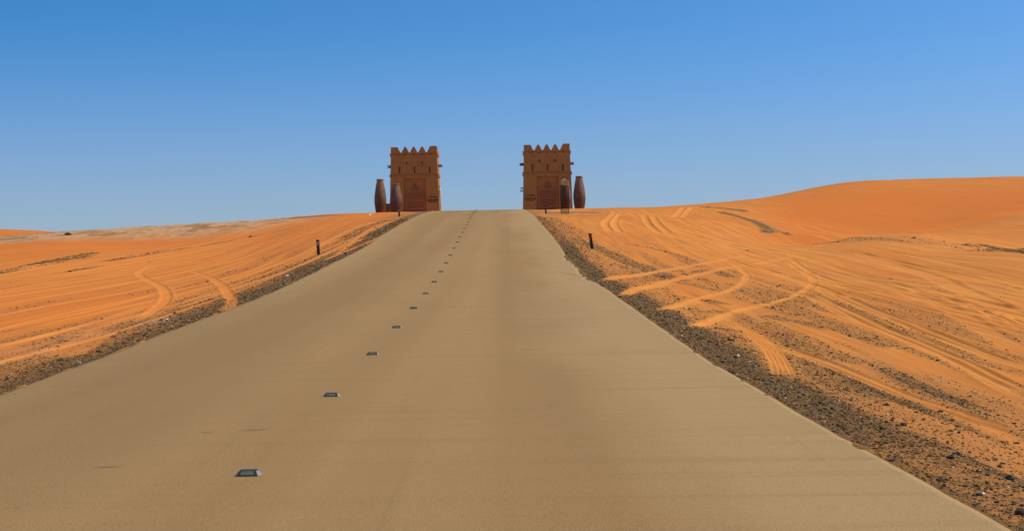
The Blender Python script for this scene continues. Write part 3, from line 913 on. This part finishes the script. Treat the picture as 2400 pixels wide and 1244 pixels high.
marker_post(1280, 501, .80, M_redref, -.10, 'black marker post with red reflector in front of the right tower', '')

# ------------------------------------------------------------------ towers
HB, HT, ZT = 2.95, 2.72, 7.02      # half widths at base and under the parapet
DEP = 3.2
def hw(z): return HB + (HT - HB) * (z / ZT)
def yf(z): return 0.022 * z
def text_mesh(body, size, depth=.02):
    cu = bpy.data.curves.new('txt', 'FONT'); cu.body = body; cu.size = size; cu.extrude = depth; cu.align_x = 'CENTER'
    cu.resolution_u = 3
    o = bpy.data.objects.new('txt', cu); scene.collection.objects.link(o)
    dg = bpy.context.evaluated_depsgraph_get(); dg.update()
    me = bpy.data.meshes.new_from_object(o.evaluated_get(dg))
    bpy.data.objects.remove(o); bpy.data.curves.remove(cu)
    return me

def holed(bm, P, u0, u1, v0, v1, holes, depth, back=True):
    """a wall face in (u, v) with rectangular recesses of the given depths"""
    us = sorted(set([u0, u1] + [h[0] for h in holes] + [h[1] for h in holes]))
    vs = sorted(set([v0, v1] + [h[2] for h in holes] + [h[3] for h in holes]))
    def inh(a, b):
        return any(h[0] < a < h[1] and h[2] < b < h[3] for h in holes)
    for i in range(len(us) - 1):
        for j in range(len(vs) - 1):
            if inh((us[i] + us[i + 1]) / 2, (vs[j] + vs[j + 1]) / 2): continue
            bm.faces.new([bm.verts.new(P(us[a], vs[b], 0)) for a, b in ((i, j), (i + 1, j), (i + 1, j + 1), (i, j + 1))])
    for h in holes:
        dp = h[4]
        c = [(h[0], h[2]), (h[1], h[2]), (h[1], h[3]), (h[0], h[3])]
        fr = [P(a, b, 0) for a, b in c]; bk = [P(a, b, dp) for a, b in c]
        for k in range(4):
            bm.faces.new([bm.verts.new(p) for p in (fr[k], fr[(k + 1) % 4], bk[(k + 1) % 4], bk[k])])
        bm.faces.new([bm.verts.new(p) for p in bk])

def extr(bm, poly, P, d0, d1):
    """prism from (u, v) polygon between depths d0 and d1"""
    A = [bm.verts.new(P(u, v, d0)) for u, v in poly]; B = [bm.verts.new(P(u, v, d1)) for u, v in poly]
    bm.faces.new(A); bm.faces.new(B[::-1])
    for k in range(len(A)):
        bm.faces.new((A[k], B[k], B[(k + 1) % len(A)], A[(k + 1) % len(A)]))

def tower(px, py, D, yaw, side, label, texts, darkwin):
    t, e = lev(px, py)
    cx, cz = t * D, e * D
    T = empty('gate_tower', (cx, D, cz), yaw)
    VB = -0.9
    Pf = lambda u, v, d: (u * hw(v) / HB, yf(v) + d, v)
    Pr = lambda u, v, d: (hw(v) - d, yf(v) + u * (DEP - 2 * yf(v)), v)
    Pl = lambda u, v, d: (-hw(v) + d, yf(v) + u * (DEP - 2 * yf(v)), v)
    Pb = lambda u, v, d: (u * hw(v) / HB, DEP - yf(v) - d, v)
    bm = bmesh.new()
    nu0, nu1 = -1.30, 1.38
    holes = [(nu0, nu1, VB + .05, 3.95, .28)]
    for u in (-1.83, .05, 1.98): holes.append((u - .105, u + .105, 4.60, 5.34, .30))
    for u in (-2.05, -1.0, 0.02, 1.06, 2.10): holes.append((u - .075, u + .075, 6.68, 6.82, .30))
    holed(bm, Pf, -HB, HB, VB, ZT, holes, 0)
    for P in (Pr, Pl):
        holed(bm, P, 0, 1, VB, ZT, [(.36, .64, .3, 3.2, .3), (.47, .53, 4.6, 5.34, .25)], 0)
    holed(bm, Pb, -HB, HB, VB, ZT, [(nu0, nu1, VB + .05, 3.95, .28)], 0)
    bmesh.ops.remove_doubles(bm, verts=bm.verts, dist=.0005)
    bm.faces.new([bm.verts.new(p) for p in ((-HT, yf(ZT), ZT), (HT, yf(ZT), ZT), (HT, DEP - yf(ZT), ZT), (-HT, DEP - yf(ZT), ZT))])
    bm_obj('wall', bm, M_mud, T)
    # parapet with stepped corners and three pointed merlons in front, sides alike
    zt = ZT + .004
    def merlon(c, w, h, n=5):
        prf = [(0, 0), (.07, .14), (.62, .80), (.76, .94), (.88, .995)]
        L = [(c - w / 2 * (1 - a), zt + h * b) for a, b in prf]
        R_ = [(2 * c - x, z) for x, z in reversed(L)]
        return L + R_
    f0 = yf(zt)
    Pp = lambda u, v, d: (u, f0 + d, v)
    MH = .68
    bm = bmesh.new()
    extr(bm, [(-HT, zt), (-1.58, zt), (-1.62, zt + .07), (-1.92, zt + MH * .97), (-HT, zt + MH * .97)], Pp, 0, .34)
    extr(bm, [(1.58, zt), (HT, zt), (HT, zt + MH * 1.06), (1.98, zt + MH * 1.06), (1.90, zt + MH * .98), (1.60, zt + .07)], Pp, 0, .34)
    for c in (-1.0, 0.0, 1.0): extr(bm, merlon(c - .01, .86, MH), Pp, 0, .34)
    for sx in (-1, 1):
        Ps = lambda u, v, d: (sx * (HT - d), f0 + u, v)
        D2 = DEP - 2 * f0
        extr(bm, [(.343, zt), (.55, zt), (.42, zt + .25), (.343, zt + MH * .9)], Ps, 0, .34)
        extr(bm, merlon(D2 / 2, .80, MH), Ps, 0, .34)
        extr(bm, [(D2 - .55, zt), (D2, zt), (D2, zt + .30), (D2 - .45, zt + .30)], Ps, 0, .34)
    extr(bm, [(-HT + .343, zt), (HT - .343, zt), (HT - .343, zt + .18), (-HT + .343, zt + .18)], lambda u, v, d: (u, DEP - f0 - .34 + d, v), 0, .337)
    bm_obj('parapet', bm, M_mud, T)
    # string courses: a thin ledge with a tooth row below, and taller ledges on the flanks
    for zc in (6.90, 4.42):
        bm = bmesh.new()
        w = hw(zc); y0 = yf(zc)
        add_box(bm, (0, y0 - .025, zc), (2 * w, .11, .055))
        k = -w + .06
        while k < w - .03:
            add_box(bm, (k, y0 - .012, zc - .072), (.055, .08, .085)); k += .115
        bm_obj('string_course', bm, M_trim, T)
        bm = bmesh.new(); add_box(bm, (0, DEP - y0 + .025, zc), (2 * w, .11, .055)); bm_obj('string_course', bm, M_trim, T)
        for s in (-1, 1):
            bm = bmesh.new()
            add_box(bm, (s * (w + .045), DEP / 2, zc - .13), (.16, DEP - 2 * y0 + .06, .34))
            bm_obj('side_ledge', bm, M_trim, T, bevel=.015)
    # water spouts
    for u in (-.88, .95):
        bm = bmesh.new(); r0, r1 = .17, .13; n_ = 12; L0 = yf(5.7) + .05; L1 = -.34
        ring = []
        for yy, dz in ((L0, .02), (L1, -.02)):
            o_ = []; i_ = []
            for k in range(n_ + 1):
                a = math.pi + math.pi * k / n_
                o_.append(bm.verts.new((u + r0 * math.cos(a), yy, 5.72 + dz + r0 * math.sin(a) * .8)))
                i_.append(bm.verts.new((u + r1 * math.cos(a), yy, 5.72 + dz + r1 * math.sin(a) * .8)))
            ring.append((o_, i_))
        for k in range(n_):
            for q in ((ring[0][0][k], ring[0][0][k + 1], ring[1][0][k + 1], ring[1][0][k]),
                      (ring[0][1][k], ring[1][1][k], ring[1][1][k + 1], ring[0][1][k + 1]),
                      (ring[1][0][k], ring[1][0][k + 1], ring[1][1][k + 1], ring[1][1][k])):
                bm.faces.new(q)
        for k in (0, n_): bm.faces.new((ring[0][0][k], ring[1][0][k], ring[1][1][k], ring[0][1][k]))
        sp = bm_obj('water_spout', bm, M_trim, T)
        bm = bmesh.new(); add_cyl(bm, (u, yf(5.8) - .004, 5.80), (u, yf(5.8) + .1, 5.80), .10, .10, 14)
        bm_obj('spout_opening', bm, M_dark, T)
    # projecting roof beams on the flanks
    for s in (-1, 1):
        for (yy, zz, L) in ((.75, 5.52, .46), (2.0, 5.40, .50), (.78, 5.31, .46), (2.2, 5.50, .42)):
            bm = bmesh.new(); xw = hw(zz)
            add_cyl(bm, (s * (xw - .1), yy, zz), (s * (xw + L), yy, zz + .015), .062, .058, 10)
            bm_obj('roof_beam', bm, M_wood, T, smooth=False)
    # niche: pointed clay screen with cross bars
    uc = .06; hwid = 1.06; vs_, vm, vt = 2.12, 2.42, 3.42
    yb = .28
    arch = [(uc - hwid, VB + .1), (uc + hwid, VB + .1), (uc + hwid, vs_), (uc + hwid * .80, vm), (uc + .11, vt), (uc - .11, vt), (uc - hwid * .80, vm), (uc - hwid, vs_)]
    Pn = lambda u, v, d: (u, yf(v) + yb + d, v)
    bm = bmesh.new(); extr(bm, arch, Pn, -.03, -.004); bm_obj('screen_back', bm, M_back, T)
    if darkwin:
        bm = bmesh.new(); extr(bm, [(uc - .68, .42), (uc + .68, .42), (uc + .68, 1.53), (uc - .68, 1.53)], Pn, -.034, -.026); bm_obj('window_opening', bm, M_dark, T)
    bm = bmesh.new()
    def bar(a, b, w, d0=-.11, d1=-.035):
        dx, dz = b[0] - a[0], b[1] - a[1]; L = math.hypot(dx, dz)
        if L < 1e-4: return
        nx_, nz_ = -dz / L * w / 2, dx / L * w / 2
        extr(bm, [(a[0] + nx_, a[1] + nz_), (b[0] + nx_, b[1] + nz_), (b[0] - nx_, b[1] - nz_), (a[0] - nx_, a[1] - nz_)], Pn, d0, d1)
    for k in range(len(arch)): bar(arch[k], arch[(k + 1) % len(arch)], .075, -.14, -.036)
    for v in (2.42, 1.40, .38):
        half = hwid if v < vs_ else hwid * .80
        bar((uc - half, v), (uc + half, v), .065, -.135, -.037)
    scr = bm_obj('screen_frame', bm, M_grille, T)
    def clip(a, b):
        t0, t1 = 0.0, 1.0
        for k in range(len(arch)):
            p, q = arch[k], arch[(k + 1) % len(arch)]
            nx_, nz_ = -(q[1] - p[1]), q[0] - p[0]
            da = (a[0] - p[0]) * nx_ + (a[1] - p[1]) * nz_; db = (b[0] - p[0]) * nx_ + (b[1] - p[1]) * nz_
            if da < 0 and db < 0: return None
            if da < 0: t0 = max(t0, da / (da - db))
            elif db < 0: t1 = min(t1, da / (da - db))
        if t1 - t0 < 1e-3: return None
        f = lambda s: (a[0] + (b[0] - a[0]) * s, a[1] + (b[1] - a[1]) * s)
        return f(t0), f(t1)
    bm = bmesh.new()
    pit = .215
    for sgn in (1, -1):
        k = -8
        while k < 8:
            x0 = uc + k; z0 = VB
            c = clip((x0, z0), (x0 + sgn * 5 / math.tan(math.radians(60)), z0 + 5))
            if c: bar(c[0], c[1], .046, -.10 - .003 * sgn, -.038)
            k += pit
    v = VB + .1; k = 0
    while v < vt - .1:
        c = clip((uc - 3, v), (uc + 3, v))
        if c:
            n_ = int((c[1][0] - c[0][0]) / pit)
            x = uc - pit * (round((uc - c[0][0]) / pit) - (.5 if k % 2 else 0))
            while x < c[1][0] - .03:
                if x > c[0][0] + .03: add_box(bm, (x, yf(v) + yb - .10, v), (.085, .035, .085), Matrix.Rotation(.785, 3, 'Y'))
                x += pit
        v += pit * .866; k += 1
    lt = bm_obj('screen_lattice', bm, M_grille, T)
    # emblem and lettering: to the road side of the niche
    tx = side * 2.13
    bm = bmesh.new()
    for (dz, amp, x0, x1, th) in ((1.72, .10, -.62, .62, .05), (1.64, .06, -.45, .70, .035)):
        pts = []
        for k in range(25):
            f_ = k / 24; x = x0 + (x1 - x0) * f_
            z = dz + amp * (math.exp(-((f_ - .38) / .16) ** 2) + .45 * math.exp(-((f_ - .74) / .14) ** 2)) - .05 * abs(f_ - .4)
            pts.append((x + tx, z, th * math.sin(math.pi * f_) * (.45 + .55 * abs(math.sin(f_ * 6)))+ .008))
        top = [(p[0], p[1] + p[2] / 2) for p in pts]; bot = [(p[0], p[1] - p[2] / 2) for p in pts][::-1]
        for k in range(24):
            extr(bm, [top[k], top[k + 1], bot[23 - k], bot[24 - k]], Pf, -.03, -.004)
    bm_obj('wave_emblem', bm, M_letter, T)
    for (body, size, z, wd, *off) in texts:
        me = text_mesh(body, size, .018)
        if len(me.vertices) == 0: continue
        xs = [v.co.x for v in me.vertices]; sx = wd / (max(xs) - min(xs)); mx_ = (max(xs) + min(xs)) / 2
        for v in me.vertices:
            x, yv, zv = (v.co.x - mx_) * sx, v.co.y, v.co.z
            v.co = (x + tx + (off[0] if off else 0), yf(z + yv) - .022 - zv, z + yv)
        link('lettering', me, M_letter, T)
    # twin lamps on the road-facing flank
    for zz, rr in ((2.62, .0), (2.30, .05)):
        bm = bmesh.new(); xw = hw(zz) * side
        add_cyl(bm, (xw, .5, zz), (xw + side * .12, .5, zz), .03, .03, 8)
        add_cyl(bm, (xw + side * (.16 + rr), .5, zz - .10), (xw + side * (.16 + rr), .5, zz + .10), .20 if rr == 0 else .21, .05, 14)
        bm_obj('flank_lamp', bm, M_lamp, T)
    tag(T, label, 'tower', 'mud-rendered gate towers flanking the road')
    return T, cx, cz

tL, lx, lz = tower(972, 496.5, 180, math.radians(-1.2), 1,
    'brown mud gate tower on the left of the road, with Latin lettering and pointed merlons',
    [('QASR AL SARAB', .30, 1.25, 1.42), ('DESERT', .13, 1.08, .46, -.26), ('RESORT', .13, 1.08, .46, .26)], False)
AR1 = '\uFE8F\uFE8D\uFEAE\uFEB4\uFEDF\uFE8D \uFEAE\uFEBC\uFED7'
AR2 = '\uFE80\uFE8D\uFEAE\uFEA4\uFEBC\uFEDF\uFE8D \uFECA\uFEA0\uFE98\uFEE8\uFEE3'
tR, rx, rz = tower(1284, 491, 180, math.radians(-0.6), -1,
    'brown mud gate tower on the right, with Arabic lettering and a dark screened window',
    [(AR1.split()[0], .42, 1.25, .93, -.26), (AR1.split()[1], .42, 1.25, .43, .51), (AR2.split()[0], .15, 1.08, .52, -.21), (AR2.split()[1], .15, 1.08, .36, .29)], True)

# low walls tucked beside the towers
def low_wall(px, py, D, w, h, d, label):
    t, e = lev(px, py)
    bm = bmesh.new(); add_box(bm, (0, 0, h / 2 - .4), (w, d, h + .8))
    o = bm_obj('low_wall', bm, M_mud, bevel=.03)
    o.location = (t * D, D, e * D)
    tag(o, label, 'wall')
low_wall(911, 497.5, 183.6, .80, 1.05, .5, 'short low wall between the two jars left of the left tower')

# ------------------------------------------------------------------ clay jars
def jar(px, py, D, H, R, label):
    t, e = lev(px, py)
    o = empty('clay_jar', (t * D, D, e * D - .25))
    k = H + .25
    prof_ = [(.0, 0), (.68, 0), (.72, .02), (.80, .10), (.92, .22), (1.0, .36), (.985, .46), (.93, .56), (.83, .68), (.71, .80), (.60, .90), (.54, .955), (.52, .972)]
    def lathe(pr, n_=40):
        bm = bmesh.new(); rings = []
        for r_, z_ in pr:
            if r_ < 1e-6: rings.append([bm.verts.new((0, 0, z_ * k))]); continue
            rings.append([bm.verts.new((r_ * R * math.cos(2 * math.pi * a / n_) * (1 + .012 * math.sin(3 * a + z_ * 9)), r_ * R * math.sin(2 * math.pi * a / n_), z_ * k)) for a in range(n_)])
        for a, b in zip(rings, rings[1:]):
            for q in range(n_):
                if len(a) == 1: bm.faces.new((a[0], b[(q + 1) % n_], b[q]))
                elif len(b) == 1: bm.faces.new((a[q], a[(q + 1) % n_], b[0]))
                else: bm.faces.new((a[q], a[(q + 1) % n_], b[(q + 1) % n_], b[q]))
        return bm
    # smooth the profile
    ps = np.array(prof_[1:]); zz = np.concatenate([np.linspace(0, .96, 40), [.972]])
    rr = np.interp(zz, ps[:, 1], ps[:, 0])
    rr = np.convolve(np.pad(rr, 2, mode='edge'), np.ones(5) / 5, 'valid')
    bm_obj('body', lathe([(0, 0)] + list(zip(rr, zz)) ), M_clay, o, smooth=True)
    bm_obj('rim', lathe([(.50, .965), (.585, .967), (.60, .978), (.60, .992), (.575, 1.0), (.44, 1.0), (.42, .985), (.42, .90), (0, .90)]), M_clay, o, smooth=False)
    tag(o, label, 'jar', 'tall clay jars beside the towers')
jar(892, 498.5, 176.5, 3.88, .70, 'tall brown clay jar standing alone left of the left tower against the sky')
jar(929, 497.5, 172.5, 3.22, .72, 'tall brown clay jar in front of the left tower wall')
jar(1358.5, 490.5, 177.5, 3.86, .715, 'tall brown clay jar right of the right tower against the sky')
jar(1326.5, 491, 172.5, 3.25, .66, 'brown clay jar half hidden behind the hexagonal arrow sign')

# ------------------------------------------------------------------ direction sign on its lattice pillar
def arrow_sign():
    x, y, z = on_ground(1324, 499.5)
    mp_ = y / F
    o = empty('direction_sign', (x, y, z - .03))
    W, Dp, H = .70, .34, 2.55
    bm = bmesh.new()
    for sx in (-1, 1):
        for sy in (-1, 1):
            add_box(bm, (sx * W / 2, sy * Dp / 2, 1.28), (.05, .05, 2.6))
    for zz in (.02, 1.25, 2.55):
        for sy in (-1, 1): add_box(bm, (0, sy * Dp / 2, zz), (W - .04, .03, .03))
        for sx in (-1, 1): add_box(bm, (sx * W / 2, 0, zz), (.03, Dp - .04, .03))
    bm_obj('pillar_frame', bm, M_rust, o)
    # perforated sheets: rings of hexagons
    bm = bmesh.new()
    hx = .062
    for yy in (-Dp / 2, Dp / 2):
        r_ = 0; zc = .06
        while zc < 2.5:
            xc = -W / 2 + .05 + (hx * .866 if r_ % 2 else 0)
            while xc < W / 2 - .04:
                for k in range(3):
                    a = math.radians(30 + 60 * k); b = math.radians(90 + 60 * k)
                    add_bar(bm, (xc + hx * math.cos(a), yy, zc + hx * math.sin(a)), (xc + hx * math.cos(b), yy, zc + hx * math.sin(b)), .022, .014)
                xc += hx * 1.732
            zc += hx * 1.5; r_ += 1
    bm_obj('pillar_lattice', bm, M_rust, o)
    zc = 2.92
    bm = bmesh.new(); R_ = .40
    hexp = [(R_ * .92 * math.sin(math.radians(60 * k)), R_ * math.cos(math.radians(60 * k))) for k in range(6)]
    Q = lambda u, v, d: (u, -Dp / 2 - .03 + d, zc + v)
    extr(bm, hexp, Q, -.03, .03)
    bm_obj('sign_face', bm, M_ochre, o)
    bm = bmesh.new()
    for s in (-1, 1):
        add_bar(bm, (0, -.10, zc + R_ + .045), (s * .40, -.10, zc + R_ * .5 + .045), .05, .26)
    bm_obj('hood', bm, M_rust, o)
    bm = bmesh.new()
    pts = []
    for k in range(9):
        a = math.radians(200 - 85 * k / 8)
        pts.append((.10 + .26 * math.cos(a) , -.06 + .26 * math.sin(a) ))
    for a, b in zip(pts, pts[1:]):
        dx, dz = b[0] - a[0], b[1] - a[1]; L = math.hypot(dx, dz); nx_, nz_ = -dz / L * .036, dx / L * .036
        extr(bm, [(a[0] + nx_, a[1] + nz_), (b[0] + nx_, b[1] + nz_), (b[0] - nx_, b[1] - nz_), (a[0] - nx_, a[1] - nz_)], Q, -.044, -.032)
    p = pts[-1]; dv = Vector((pts[-1][0] - pts[-3][0], pts[-1][1] - pts[-3][1])).normalized(); dv = (dv + Vector((.2, .25))).normalized(); nv = Vector((-dv.y, dv.x))
    P0 = Vector(p) + dv * .0
    tri = [P0 + nv * .09, P0 - nv * .09, P0 + dv * .15]
    extr(bm, [(q.x, q.y) for q in tri], Q, -.045, -.031)
    bm_obj('arrow', bm, M_cream, o)
    o.scale = (1.05, 1.05, 1.05) if False else (1, 1, 1)
    print('sign at', x, y, z)
    tag(o, 'hexagonal ochre sign with a cream turning arrow on a rusty lattice pillar', 'sign')
arrow_sign()
print('tower base', lx, lz, zg(lx, 180), rx, rz, zg(rx, 180))
